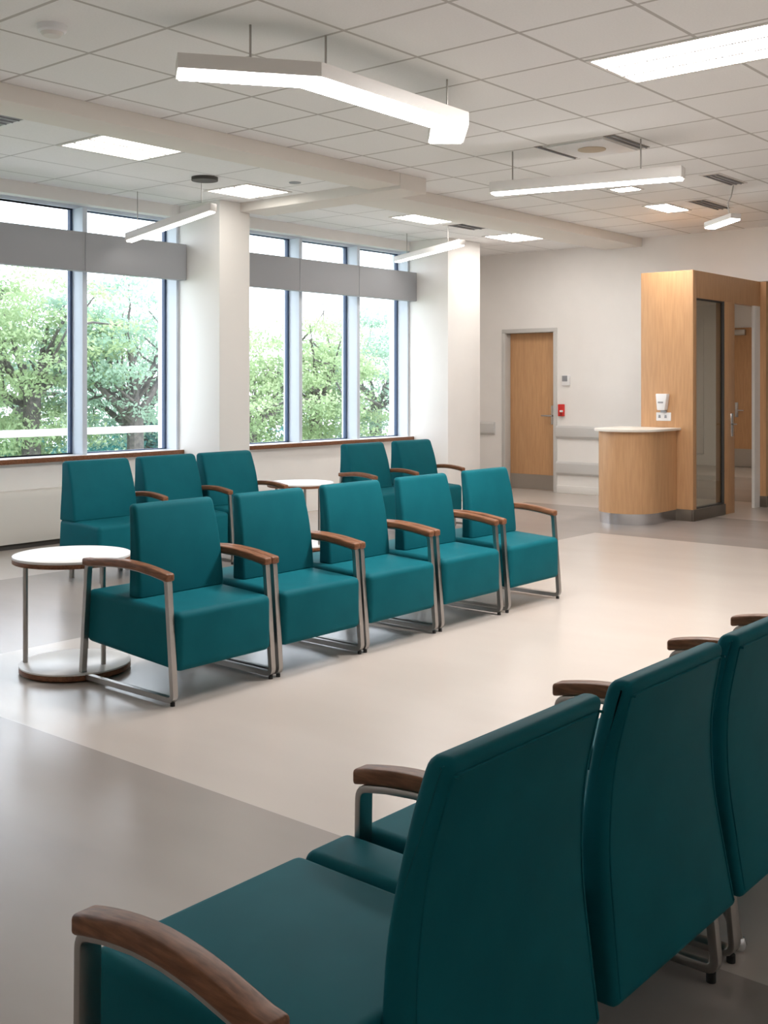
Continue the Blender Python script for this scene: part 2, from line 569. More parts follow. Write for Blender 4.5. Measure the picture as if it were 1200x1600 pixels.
MB().box(12.80, 12.965, 5.1, 5.135, 0.0, 2.365).build('door_jamb', M['wall'], v)
b = MB()
b.box(11.118, 11.95, 5.088, 5.11, 0, 0.12, 0.002)
b.box(11.118, 11.14, 5.10, 5.70, 0, 0.12, 0.002)
b.box(12.955, 15.9, 5.015, 5.11, 0, 0.13, 0.002)
b.build('plinth', M['plinth'], v)
b = MB()
b.box(11.22, 11.232, 5.11, 5.16, 0.12, 2.365)
b.box(11.925, 11.94, 5.10, 5.14, 0.12, 2.365)
b.box(11.22, 11.94, 5.11, 5.16, 2.35, 2.365)
b.box(11.22, 11.94, 5.11, 5.16, 0.12, 0.135)
b.build('glazing_bead', M['dark'], v)
MB().box(11.232, 11.925, 5.125, 5.135, 0.135, 2.35).build('pane', M['glass_in'], v)
b = MB()
b.box(12.10, 12.16, 5.088, 5.1, 0.86, 1.12, 0.004)
b.tube([(12.13, 5.09, 1.0), (12.13, 5.045, 1.0), (12.02, 5.04, 1.0)], 0.011, 8)
b.build('lock_handle', M['chrome'], v)

# lobby seen through the vestibule
struct(MB().box(18.99, 19.2, 5.0, 9.4, 0, 2.9).build('wall_lobby_end', M['wall']), 'cream end wall of the lobby behind the vestibule', 'wall')
struct(MB().box(13.16, 19.2, 9.2, 9.4, 0, 2.9).build('wall_lobby_side', M['wall']), 'cream side wall of the lobby', 'wall')
struct(MB().box(15.9, 19.2, 5.0, 5.1, 0, 2.9).build('wall_lobby_near', M['wall']), 'cream near wall of the lobby', 'wall')
struct(MB().box(13.16, 19.2, 5.0, 9.4, 2.85, 2.95).build('ceiling_lobby', M['beam']), 'lobby ceiling', 'ceiling')
d = thing('door_2', (18.97, 7.5, 0), 'far maple door with closer seen through the vestibule opening', 'door', kind='structure')
MB().box(18.95, 18.99, 7.0, 7.93, 0.01, 2.43, 0.002).build('door_leaf', M['maple'], d)
MB().box(18.945, 18.95, 7.02, 7.91, 0.012, 0.32).build('kick_plate', M['kick'], d)
MB().box(18.88, 18.95, 7.70, 7.95, 2.30, 2.40, 0.006).build('door_closer', M['kick'], d)
MB().box(18.93, 18.99, 7.93, 8.0, 0, 2.48, 0.003).build('door_frame', M['frame_grey'], d)
lever(d, 18.95, 7.87, 0.99, -1)
struct(MB().box(18.96, 18.99, 8.49, 8.63, 0.2, 2.6, 0.003).build('trim_1', M['white_lam']), 'tall white panel on the lobby end wall', 'trim')
t = thing('ceiling_light', (15.6, 7.2, 2.85), 'added square fill light, out of view, brightening the lobby behind the vestibule', 'ceiling light')  # unseen lamp, added to brighten the lobby interior
MB().box(15.3, 15.9, 6.9, 7.5, 2.83, 2.85, 0.003).build('frame', M['fix_white'], t)
MB().box(15.33, 15.87, 6.93, 7.47, 2.824, 2.83).build('diffuser', emis('lobby_fill_light', (1, 0.9, 0.78), 34), t)

# counter
def u_shape(half, x_front, x_back, yc, n=28):
    r = half
    pts = [(x_back, yc-half)]
    for k in range(n+1):
        a = -PI/2 - PI*k/n
        pts.append((x_front+r + r*math.cos(a)*1.0, yc + r*math.sin(a)))
    pts.append((x_back, yc+half))
    return pts
t = thing('reception_counter', (10.8, 5.60, 0), 'rounded maple reception counter with cream top against the maple vestibule', 'counter')
MB().prism(u_shape(0.32, 10.36, 11.117, 5.60), 0.115, 0.955, 'z').build('body', M['maple'], t)
MB().prism(u_shape(0.31, 10.37, 11.117, 5.60), 0.0, 0.115, 'z').build('plinth', M['chrome'], t)
MB().prism(u_shape(0.36, 10.29, 11.129, 5.59), 0.958, 0.985, 'z', 0.005).build('countertop', M['stone'], t)
t = thing('dispenser', (11.1, 5.43, 1.15), 'white hand sanitiser dispenser on the maple panel above the counter', 'dispenser')
b = MB()
b.prism([(5.36, 1.345), (5.49, 1.345), (5.475, 1.17), (5.385, 1.17)], 11.05, 11.129, 'x', 0.008)
b.build('case', M['white_plastic'], t)
b = MB().box(11.045, 11.05, 5.40, 5.46, 1.245, 1.262, 0.001)
b.build('logo_strip', M['grey_plastic'], t)
MB().box(11.06, 11.11, 5.385, 5.44, 1.145, 1.17, 0.004).build('nozzle', M['grey_plastic'], t)
t = thing('wall_outlet', (11.12, 5.43, 1.1), 'white double socket plate just below the hand sanitiser dispenser', 'socket')
MB().box(11.118, 11.129, 5.345, 5.515, 1.055, 1.145, 0.004).build('plate', M['white_plastic'], t)
for y in (5.475, 5.405):
    MB().prism([(y-0.014, 1.085), (y+0.014, 1.085), (y+0.010, 1.118), (y-0.010, 1.118)], 11.115, 11.119, 'x').build('socket', M['grey_plastic'], t)

# ------------------------------------------------------------------ chairs
def rounded_loop(corners, r, n=5):
    pts = []
    m = len(corners)
    for i in range(m):
        p = Vector(corners[i]); a = Vector(corners[i-1]); c = Vector(corners[(i+1) % m])
        u = (a-p).normalized(); v2 = (c-p).normalized()
        ang = u.angle(v2)
        dd = r/math.tan(ang/2)
        p0 = p+u*dd; p1 = p+v2*dd
        for k in range(n+1):
            s = k/n
            pts.append(((1-s)**2*p0 + 2*s*(1-s)*p + s*s*p1))
    return pts

def offset_loop(pts, d):
    n = len(pts)
    out = []
    for i in range(n):
        t = (pts[(i+1) % n]-pts[i-1])
        t.normalize()
        out.append(pts[i] + Vector((t.y, -t.x))*d)
    return out

def arm_frame(root, x, Y, za, wx=0.028, th=0.024, wood=0.052, front_lean=0.045, yf=0.0, yr=0.72, rail=0.026, wood_front=True, label=None, sink=0.02, drop=0.0, arch=0.022):
    """one steel sled frame with its wooden arm; Y maps a depth behind the front to world y"""
    h = th/2
    a0 = yf+front_lean-0.006
    a1 = yr-0.04
    def ztop(yy):
        q = min(1, max(0, (yy-a0)/(a1-a0)))
        return za + arch*math.sin(PI*min(1, q*1.08)) - 0.012*(1-q)**3 - drop*q**1.7
    zb = lambda yy: ztop(yy)-0.036-h+sink
    yb = yr-0.05-h; ya = yf+front_lean+h
    c = [(yf+h, rail), (yr-h, rail), (yb, zb(yb))]
    for k in range(1, 6):
        yy = yb+(ya-yb)*k/6
        c.append((yy, zb(yy)))
    c.append((ya, zb(ya)))
    loop = rounded_loop(c, 0.03)
    out = offset_loop(loop, h); inn = offset_loop(loop, -h)
    f = MB().ring([(Y(p.x), p.y) for p in out], [(Y(p.x), p.y) for p in inn], x-wx/2, x+wx/2, 0.003).build('arm_frame', M['steel'], root)
    for yy in (yf+h+0.012, yr-h-0.012):
        MB().disc(x, Y(yy), 0.0, rail-h+0.002, 0.011, 12).build('glide', M['rubber'], f)
    # wooden arm, gently arched
    top, bot = [], []
    N = 14
    for k in range(N+1):
        yy = a0+(a1-a0)*k/N
        top.append((Y(yy), ztop(yy)))
        bot.append((Y(yy), ztop(yy)-0.036))
    MB().prism(top+bot[::-1], x-wood/2, x+wood/2, 'x', 0.009, 3).build('armrest', M['walnut'], root)
    return f

def seat_block(root, xl, xr, Y, prof=None, name='seat', bev=0.032):
    prof = prof or [(0.0, 0.148), (0.0, 0.418), (0.35, 0.437), (0.705, 0.445), (0.705, 0.19)]
    pts = [(Y(y), z) for y, z in prof]
    return MB().prism(pts, xl, xr, 'x', bev, 5).build(name, M['teal'], root)

def round_top(front, rear, r):
    a = Vector(front[-1]); c = Vector(rear[-1])
    m = (a+c)/2
    out = []
    for line, corner in ((front, a), (rear, c)):
        keep = [Vector(p) for p in line if (Vector(p)-corner).length > r*1.15]
        d = (keep[-1]-corner).normalized()
        p0 = corner+d*r
        p1 = corner+(m-corner)*0.9
        arc = [(1-t)**2*p0+2*t*(1-t)*corner+t*t*p1 for t in (0, 0.2, 0.4, 0.6, 0.8, 1)]
        out.append([(p.x, p.y) for p in keep+arc])
    return out

def back_block(root, xl, xr, Y, front, rear, taper=0.03, bev=0.02, pip=True, top=None):
    """front, rear: lists of (depth, z) from bottom to top"""
    F2, R2 = round_top(front, rear, 0.03)
    pts = [(Y(y), z) for y, z in F2] + [(Y(y), z) for y, z in R2[::-1]]
    z0, z1 = front[0][1], front[-1][1]
    xc = (xl+xr)/2; hw = (xr-xl)/2
    def tp(co):
        s = max(0, (co.z-z0)/(z1-z0))
        if top:
            a = xl+(top[0]-xl)*s
            c = xr+(top[1]-xr)*s
            co.x = a+(c-a)*(co.x-xl)/(xr-xl)
            return co
        k = 1 - taper/hw*s**1.6
        co.x = xc + (co.x-xc)*k
        return co
    o = MB().prism(pts, xl, xr, 'x', bev, 4, taper=tp, clamp=False).build('backrest', M['teal'], root)
    if pip:
        def smooth(line, n=4):
            res = []
            for i in range(len(line)-1):
                p0 = Vector(line[max(i-1, 0)]); p1 = Vector(line[i]); p2 = Vector(line[i+1]); p3 = Vector(line[min(i+2, len(line)-1)])
                for k in range(n):
                    s = k/n
                    res.append(0.5*((2*p1)+(p2-p0)*s+(2*p0-5*p1+4*p2-p3)*s*s+(3*p1-p0-3*p2+p3)*s**3))
            res.append(Vector(line[-1]))
            return res
        b = MB()
        for sd in (-1, 1):
            ln = []
            for y, z in rear:
                zz = min(z, z1-0.03)
                co = tp(Vector((xc+sd*(hw-0.021), Y(y), max(zz, z0+0.02))))
                ln.append((co.x, co.y, co.z))
            b.tube(ln, 0.003, 6)
        e0 = tp(Vector((xc-(hw-0.024), Y(rear[-1][0]-0.0085), z1-0.03)))
        e1 = tp(Vector((xc+(hw-0.034), Y(rear[-1][0]-0.0085), z1-0.03)))
        b.tube([e0, e1], 0.003, 6)
        b.build('piping', M['teal'], o)
    return o

def smooth_prof(ctrl, n=5):
    res = []
    for i in range(len(ctrl)-1):
        p0 = Vector(ctrl[max(i-1, 0)]); p1 = Vector(ctrl[i]); p2 = Vector(ctrl[i+1]); p3 = Vector(ctrl[min(i+2, len(ctrl)-1)])
        for k in range(n):
            s = k/n
            q = 0.5*((2*p1)+(p2-p0)*s+(2*p0-5*p1+4*p2-p3)*s*s+(3*p1-p0-3*p2+p3)*s**3)
            res.append((q.x, q.y))
    res.append(ctrl[-1])
    return res

# --- middle row: five armchairs facing away from the windows
MY = 3.945
def mid_chair(x, label):
    root = thing('armchair', (x, MY+0.36, 0), label, 'armchair', 'teal armchairs in the middle row')
    Y = lambda d: MY+d
    seat_block(root, x-0.292, x+0.292, Y)
    back_block(root, x-0.25, x+0.285, Y, smooth_prof([(0.335, 0.43), (0.34, 0.52), (0.36, 0.70), (0.40, 0.875)]), smooth_prof([(0.425, 0.43), (0.425, 0.52), (0.43, 0.70), (0.452, 0.875)]), 0.02, 0.02, pip=False)
    for sx in (-0.306, 0.306):
        arm_frame(root, x+sx, Y, 0.605)
    return root
mx = [3.55, 4.213, 4.87, 5.54, 6.24]
ML = ['teal armchair at the near end of the five-seat row, beside the round side table',
      'second teal armchair from the side table in the five-seat row',
      'middle teal armchair of the five-seat row',
      'fourth teal armchair from the side table in the five-seat row',
      'teal armchair at the far end of the five-seat row, towards the maple counter']
c0 = mid_chair(mx[0], ML[0])
for k in range(1, 5):
    dup(c0, (mx[k], MY+0.36, 0), ML[k])

# --- back rows by the windows
BY = 6.74
def row_chair(x, label, arms, legs=False, group='teal chairs in the back row by the windows', by=BY):
    root = thing('armchair', (x, by+0.25, 0), label, 'armchair', group)
    Y = lambda d: by+d
    seat_block(root, x-0.29, x+0.29, Y, [(0.0, 0.15), (0.0, 0.42), (0.25, 0.437), (0.50, 0.44), (0.52, 0.16)])
    back_block(root, x-0.29, x+0.29, Y, smooth_prof([(0.30, 0.43), (0.31, 0.52), (0.345, 0.70), (0.405, 0.875)]), smooth_prof([(0.50, 0.43), (0.495, 0.52), (0.485, 0.70), (0.49, 0.875)]), 0.012, 0.02, pip=False)
    for sx in arms:
        arm_frame(root, x+sx, Y, 0.605, yr=0.50, yf=-0.04, wx=0.026, arch=0.016)
    if legs:
        for sx in (-0.22, 0.22):
            for dy in (0.06, 0.44):
                MB().tube([(x+sx, Y(dy), 0.165), (x+sx, Y(dy), 0.0)], 0.02, 12).build('leg', M['steel'], root)
    return root
bx = [5.13, 5.80, 6.43]
row_chair(bx[0], 'teal chair with one open side and steel legs, under the large window', (0.315,), True)
row_chair(bx[1], 'teal chair in the middle of the three under the large window', (0.305,), True)
row_chair(bx[2], 'teal chair before the near column, last of the three by the large window', (0.305,), True)
G2 = 'teal chairs in the back row by the far window'
row_chair(8.22, 'left teal chair of the far pair below the three pane window', (-0.31, 0.31), False, G2)
row_chair(8.98, 'right teal chair of the far pair below the three pane window', (0.31,), True, G2)

# --- foreground row, seen from behind, facing the windows
FY = 1.69
Yf = lambda d: FY-d
FG = 'teal armchairs in the foreground row'
f_front = smooth_prof([(0.535, 0.20), (0.53, 0.44), (0.535, 0.58), (0.565, 0.74), (0.60, 0.865)])
f_rear = smooth_prof([(0.612, 0.20), (0.60, 0.36), (0.592, 0.52), (0.605, 0.68), (0.64, 0.82), (0.655, 0.865)])
f_seat = [(0.0, 0.16), (0.0, 0.445), (0.54, 0.44), (0.54, 0.20)]
def front_chair(cx, label, seats, back, top, arms, sled=(), legs=()):
    root = thing('armchair', (cx, FY-0.3, 0), label, 'armchair', FG)
    for (a, c) in seats:
        st = seat_block(root, a, c, Yf, f_seat, 'seat', 0.026)
        MB().tube([(a+0.002, Yf(0.012), 0.36), (a+0.002, Yf(0.014), 0.405), (a+0.003, Yf(0.03), 0.419), (a+0.003, Yf(0.2), 0.419), (a+0.003, Yf(0.5), 0.416)], 0.003, 6).build('piping', M['teal'], st)
    back_block(root, back[0], back[1], Yf, f_front, f_rear, 0.018, 0.018, top=top)
    for (x, z, yf) in arms:
        arm_frame(root, x, Yf, z, wx=0.044, th=0.017, wood=0.052, yf=yf, front_lean=0.008, yr=0.625 if x < 1.3 else 0.57, sink=0.01 if x < 1.5 else 0.0, drop=0.03)
    for x in sled:
        c = [(0.05, 0.034), (0.565, 0.034), (0.545, 0.22), (0.10, 0.22)]
        loop = rounded_loop(c, 0.025)
        o = offset_loop(loop, 0.012); i = offset_loop(loop, -0.012)
        f = MB().ring([(Yf(p.x), p.y) for p in o], [(Yf(p.x), p.y) for p in i], x-0.013, x+0.013, 0.003).build('sled_frame', M['steel'], root)
        for yy in (0.08, 0.55):
            MB().disc(x, Yf(yy), 0, 0.024, 0.012, 12).build('glide', M['rubber'], f)
    for (x0, y0, x1, y1) in legs:
        lg = MB().tube([(x0, y0, 0.225), (x1, y1, 0.03)], [0.02, 0.013], 12).build('leg', M['steel'], root)
        MB().lathe([(0.008, 0.0), (0.018, 0.004), (0.021, 0.018), (0.014, 0.034)], x1, y1, 14).build('foot', M['chrome'], lg)
    return root
front_chair(1.6, 'nearest teal armchair of the row seen from behind, one wooden arm cut off below',
            [(1.185, 1.725), (1.731, 1.88)], (1.345, 1.95), (1.40, 1.885), [(1.09, 0.60, 0.125)], legs=[(1.93, 1.20, 1.95, 1.14)])
front_chair(2.3, 'second teal armchair of the row seen from behind, between two others',
            [(1.912, 2.60)], (2.0, 2.605), (1.985, 2.435), [(1.897, 0.60, 0.02)], sled=(2.59,), legs=[(2.02, 1.22, 2.03, 1.14)])
front_chair(2.95, 'third teal armchair of the row seen from behind, back cut by the picture edge',
            [(2.74, 3.34)], (2.63, 3.24), (2.51, 3.04), [(2.71, 0.628, 0.04)], legs=[(2.68, 1.17, 2.78, 1.15)])
front_chair(3.6, 'last teal armchair of the row seen from behind, hidden but for its wooden arms',
            [(3.45, 3.87)], (3.38, 3.95), (3.17, 3.68), [(3.42, 0.625, 0.04), (3.93, 0.62, 0.04)])

# --- round side tables
def side_table(cx, cy, bx_, by_, label, legs):
    t = thing('side_table', (bx_, by_, 0), label, 'side table', 'round white side tables')
    tp = MB().disc(cx, cy, 0.562, 0.575, 0.297, 64, 0.002).build('tabletop', M['white_lam'], t)
    MB().disc(cx, cy, 0.540, 0.5615, 0.297, 64, 0.002).build('edge_band', M['walnut'], tp)
    bs = MB().disc(bx_, by_, 0.033, 0.042, 0.275, 64, 0.002).build('base', M['white_lam'], t)
    MB().disc(bx_, by_, 0.008, 0.0325, 0.275, 64, 0.002).build('edge_band', M['walnut'], bs)
    for x, y in legs:
        l = MB().tube([(x, y, 0.0), (x, y, 0.54)], 0.0125, 14).build('leg', M['steel'], t)
        MB().disc(x, y, 0.0, 0.03, 0.016, 14).build('foot_cap', M['rubber'], l)
side_table(3.385, 4.945, 3.345, 4.86, 'round white side table with wood edge at the near end of the five-seat row', [(3.17, 5.035), (3.55, 5.06), (3.40, 4.70)])
side_table(7.15, 6.98, 7.13, 6.92, 'round white side table between the two groups of chairs by the windows', [(6.92, 7.05), (7.33, 7.10), (7.15, 6.75)])

# ------------------------------------------------------------------ ceiling lights and fittings
def troffer(x0, x1, y0, y1, z, label, nb=2, bars='x'):
    lamp = M['lamp_soft'] if z == ZC else M['lamp_window'] if x0 < 9 else M['lamp_far']
    t = thing('ceiling_light', ((x0+x1)/2, (y0+y1)/2, z), label, 'ceiling light', 'recessed ceiling lights')
    f = MB()
    e = 0.025
    f.box(x0, x1, y0, y0+e, z-0.008, z); f.box(x0, x1, y1-e, y1, z-0.008, z)
    f.box(x0, x0+e, y0+e, y1-e, z-0.008, z); f.box(x1-e, x1, y0+e, y1-e, z-0.008, z)
    f.build('frame', M['fix_white'], t)
    MB().box(x0+e, x1-e, y0+e, y1-e, z-0.005, z-0.001).build('diffuser', lamp, t)
    for k in range(nb):
        s = (k+1)/(nb+1)
        if bars == 'x':
            y = y0+(y1-y0)*s
            MB().box(x0+e, x1-e, y-0.012, y+0.012, z-0.012, z-0.005).build('louvre_bar', M['fix_white'], t)
        else:
            x = x0+(x1-x0)*s
            MB().box(x-0.012, x+0.012, y0+e, y1-e, z-0.012, z-0.005).build('louvre_bar', M['fix_white'], t)
troffer(5.64, 6.25, 1.97, 3.24, ZC, 'long recessed ceiling light cut off by the right edge at the top', 2, 'y')
troffer(4.86, 5.63, 6.73, 7.30, ZW, 'recessed ceiling light left of the hanging lamps, nearest the left edge')
troffer(6.89, 7.47, 7.40, 7.98, ZW, 'recessed ceiling light in front of the near column')
troffer(9.26, 9.98, 7.18, 7.72, ZW, 'recessed ceiling light just left of the dark ceiling vent')
troffer(11.2, 11.87, 7.24, 7.86, ZW, 'recessed ceiling light right of the dark ceiling vent, near the back wall')
troffer(9.48, 9.72, 4.94, 5.21, ZC, 'tiny square recessed light behind the long straight hanging lamp', 0)
troffer(10.62, 11.19, 5.14, 5.43, ZC, 'recessed ceiling light left of the small hanging spotlight', 0)

def bar_body(p, q, wd, h):
    """eight corners of a bar from p to q (bottom centre points), width wd, height h; returns box corners"""
    p = Vector(p); q = Vector(q)
    d = (q-p).normalized()
    s = Vector((-d.y, d.x, 0)).normalized()*wd/2
    u = Vector((0, 0, h))
    return p, q, s, u

def bar(p, q, wd, h, bev=0.004):
    p, q, s, u = bar_body(p, q, wd, h)
    m = MB()
    t = bmesh.new()
    vs = [t.verts.new(c) for c in (p-s, p+s, p+s+u, p-s+u, q-s, q+s, q+s+u, q-s+u)]
    for f in ((0, 1, 2, 3), (4, 7, 6, 5), (0, 4, 5, 1), (1, 5, 6, 2), (2, 6, 7, 3), (3, 7, 4, 0)):
        t.faces.new([vs[i] for i in f])
    m._add(t, bev)
    return m

def poly_strip(path, wd, z0, z1, inset=0.0):
    """mitred strip outline along a plan path"""
    P = [Vector((x, y)) for x, y in path]
    L, R = [], []
    for i, p in enumerate(P):
        d0 = (p-P[i-1]).normalized() if i else None
        d1 = (P[i+1]-p).normalized() if i < len(P)-1 else None
        d = d0 or d1
        n = Vector((-d.y, d.x))
        if d0 is not None and d1 is not None:
            n1 = Vector((-d1.y, d1.x))
            m = (n+n1).normalized()
            k = 1/max(0.4, m.dot(n))
            n = m*k
        off = Vector((0, 0))
        if inset and i == 0:
            off = d1*inset
        if inset and i == len(P)-1:
            off = -d0*inset
        L.append(p+n*(wd/2)+off); R.append(p-n*(wd/2)+off)
    m = MB()
    t = bmesh.new()
    rows = []
    for i in range(len(P)):
        rows.append([t.verts.new((L[i].x, L[i].y, z0)), t.verts.new((R[i].x, R[i].y, z0)), t.verts.new((R[i].x, R[i].y, z1)), t.verts.new((L[i].x, L[i].y, z1))])
    t.faces.new(rows[0]); t.faces.new(rows[-1][::-1])
    for i in range(len(P)-1):
        for k in range(4):
            t.faces.new((rows[i][k], rows[i+1][k], rows[i+1][(k+1) % 4], rows[i][(k+1) % 4]))
    m._add(t)
    return m

def rod(parent, x, y, z0, z1, r=0.006):
    MB().tube([(x, y, z0), (x, y, z1)], r, 8).build('suspension_rod', M['steel'], parent)

PG = 'hanging linear lamps'
# zig-zag lamp
path = [(3.67, 4.46), (4.22, 4.05), (5.49, 4.09), (5.86, 4.40)]
t = thing('pendant_lamp', (4.9, 4.1, 3.02), 'white zigzag linear lamp hanging at the top of the room', 'hanging lamp', PG)
poly_strip(path, 0.23, 3.025, 3.10).build('housing', M['fix_white'], t)
poly_strip(path, 0.20, 3.018, 3.024, 0.015).build('diffuser', M['lamp'], t)
for x, y in ((3.97, 4.236), (4.35, 4.06), (5.45, 4.08)):
    rod(t, x, y, 3.10, ZC)
# straight lamp
t = thing('pendant_lamp', (7.6, 4.4, 2.97), 'long straight white linear lamp hanging in front of the ceiling vents', 'hanging lamp', PG)
bar((7.44, 5.12, 2.978), (7.78, 3.64, 2.978), 0.13, 0.085).build('housing', M['fix_white'], t)
bar((7.443, 5.105, 2.966), (7.777, 3.655, 2.966), 0.11, 0.011, 0).build('diffuser', M['lamp'], t)
rod(t, 7.48, 4.95, 3.063, ZC); rod(t, 7.71, 3.95, 3.063, ZC)
# lamp by the left window
t = thing('pendant_lamp', (6.6, 8.1, 2.9), 'slanting linear lamp hanging from a black ring in front of the large window', 'hanging lamp', PG)
bar((6.73, 7.66, 3.008), (6.50, 8.60, 2.792), 0.10, 0.07).build('housing', M['fix_white'], t)
bar((6.727, 7.67, 2.996), (6.503, 8.59, 2.781), 0.08, 0.011, 0).build('diffuser', M['lamp_window'], t)
rod(t, 6.62, 7.70, 3.07, ZW, 0.004); rod(t, 6.53, 8.50, 2.88, ZW, 0.004)
m_ = MB().lathe([(0.09, ZW-0.03), (0.115, ZW-0.03), (0.115, ZW-0.001), (0.09, ZW-0.001)], 6.46, 7.47, 32)
m_.build('ceiling_canopy', M['dark'], t)
# lamp by the far window
t = thing('pendant_lamp', (10.3, 8.0, 2.95), 'slim linear lamp hanging in front of the far column', 'hanging lamp', PG)
bar((10.10, 7.35, 3.0), (10.47, 8.60, 2.93), 0.09, 0.06).build('housing', M['fix_white'], t)
bar((10.103, 7.36, 2.988), (10.467, 8.59, 2.919), 0.07, 0.011, 0).build('diffuser', M['lamp_window'], t)
rod(t, 10.17, 7.6, 3.045, ZW, 0.004); rod(t, 10.42, 8.4, 3.0, ZW, 0.004)
# small spot on wire
t = thing('pendant_lamp', (10.1, 4.3, 2.95), 'small white box lamp hanging from a bent wire at the upper right', 'hanging lamp', PG)
bar((10.05, 4.18, 2.985), (10.22, 4.52, 2.945), 0.12, 0.05).build('housing', M['fix_white'], t)
bar((10.055, 4.19, 2.974), (10.215, 4.51, 2.935), 0.11, 0.010, 0).build('diffuser', M['lamp'], t)
MB().tube([(10.08, 4.22, ZC), (10.08, 4.24, 3.20), (10.10, 4.28, 3.15), (10.10, 4.27, 3.03)], 0.006, 8).build('suspension_wire', M['steel'], t)

# smoke detector
t = thing('smoke_detector', (3.32, 5.03, 3.25), 'round white smoke detector on the ceiling near the top left corner', 'smoke detector')
MB().lathe([(0.062, 3.262), (0.072, 3.27), (0.076, 3.285), (0.078, 3.2995)], 3.32, 5.03, 36).build('base', M['white_plastic'], t)
MB().lathe([(0.02, 3.243), (0.045, 3.246), (0.058, 3.262)], 3.32, 5.03, 36).build('sensor_head', M['fix_white'], t)
# vents
def slot(parent, x0, x1, y0, y1, z, name='slot', m='taupe_metal', n=4, along='x'):
    b = MB()
    b.box(x0, x1, y0, y1, z-0.004, z-0.0005)
    b.build(name, M[m], parent)
    for k in range(n):
        s = (k+0.5)/n
        if along == 'x':
            y = y0+(y1-y0)*s
            MB().box(x0+0.01, x1-0.01, y-0.006, y+0.006, z-0.012, z-0.004).build('slat', M['grey_plastic'], parent)
t = thing('ceiling_diffuser', (7.73, 4.38, ZC), 'square ceiling air diffuser with beige round centre and dark side slots', 'air vent')
MB().box(7.47, 8.05, 4.126, 4.664, ZC-0.006, ZC-0.0005, 0.002).build('outer_rim', M['guard'], t)
MB().box(7.49, 8.03, 4.145, 4.645, ZC-0.014, ZC-0.006, 0.004).build('face_plate', M['white_plastic'], t)
MB().disc(7.75, 4.39, ZC-0.02, ZC-0.012, 0.11, 32, 0.003).build('round_centre', M['beige_disc'], t)
slot(t, 7.43, 8.02, 4.665, 4.72, ZC, n=1)
slot(t, 7.45, 8.02, 4.03, 4.125, ZC, n=2)
t = thing('ceiling_vent', (9.7, 4.14, ZC), 'slim dark slot vent in the ceiling left of the hanging spotlight wire', 'air vent', 'slot vents in the ceiling')
MB().box(9.38, 10.02, 4.06, 4.24, ZC-0.006, ZC-0.0005).build('grille_frame', M['fix_white'], t)
slot(t, 9.41, 9.99, 4.08, 4.22, ZC-0.005, n=3)
t = thing('ceiling_vent', (10.98, 4.85, ZC), 'slim dark slot vent in the ceiling beside the recessed light and below the spotlight wire', 'air vent', 'slot vents in the ceiling')
MB().box(10.61, 11.34, 4.74, 4.95, ZC-0.006, ZC-0.0005).build('grille_frame', M['fix_white'], t)
slot(t, 10.64, 11.31, 4.765, 4.925, ZC-0.005, n=3)
t = thing('ceiling_vent', (10.4, 7.4, ZW), 'dark square return vent in the ceiling between two recessed lights', 'air vent')
MB().box(10.12, 10.66, 7.17, 7.64, ZW-0.006, ZW-0.0005).build('grille_frame', M['fix_white'], t)
slot(t, 10.16, 10.62, 7.21, 7.60, ZW-0.005, m='dark', n=4)
t = thing('ceiling_vent', (4.1, 6.85, ZW), 'white square louvred vent in the ceiling cut off by the left edge', 'air vent')
MB().box(3.72, 4.27, 6.62, 7.10, ZW-0.008, ZW-0.0005, 0.003).build('grille_frame', M['white_plastic'], t)
slot(t, 3.76, 4.23, 6.66, 7.06, ZW-0.007, m='grey_plastic', n=5)
t = MB().lathe([(0.03, ZW-0.012), (0.05, ZW-0.008), (0.055, ZW-0.0005)], 7.14, 7.04, 24).build('sprinkler_cover', M['grey_plastic'])
tag(t, 'small grey round sprinkler cover on the ceiling right of the black ring', 'sprinkler')

# ------------------------------------------------------------------ trees outside
rng = np.random.default_rng(7)
def leaves(name, centers, per, spread, size, m, parent, flat=0.45):
    C = np.repeat(np.array(centers), per, axis=0)
    n = len(C)
    off = rng.normal(size=(n, 3))*np.array([spread, spread, spread*flat])
    P = C+off
    nrm = rng.normal(size=(n, 3))*0.75+np.array([0, -0.35, 0.8])
    nrm /= np.linalg.norm(nrm, axis=1)[:, None]
    a = np.cross(nrm, rng.normal(size=(n, 3)))
    a /= np.linalg.norm(a, axis=1)[:, None]
    c = np.cross(nrm, a)
    s = (size*rng.uniform(0.6, 1.4, n))[:, None]
    V = np.stack([P-a*s, P-c*s*0.5, P+a*s, P+c*s*0.5], axis=1).reshape(-1, 3)
    V = V-np.array(world_of(parent))
    F = np.arange(n*4).reshape(-1, 4)
    me = bpy.data.meshes.new(name)
    me.from_pydata(V.tolist(), [], F.tolist())
    me.materials.append(m)
    o = bpy.data.objects.new(name, me)
    COL.objects.link(o)
    o.parent = parent
    return o

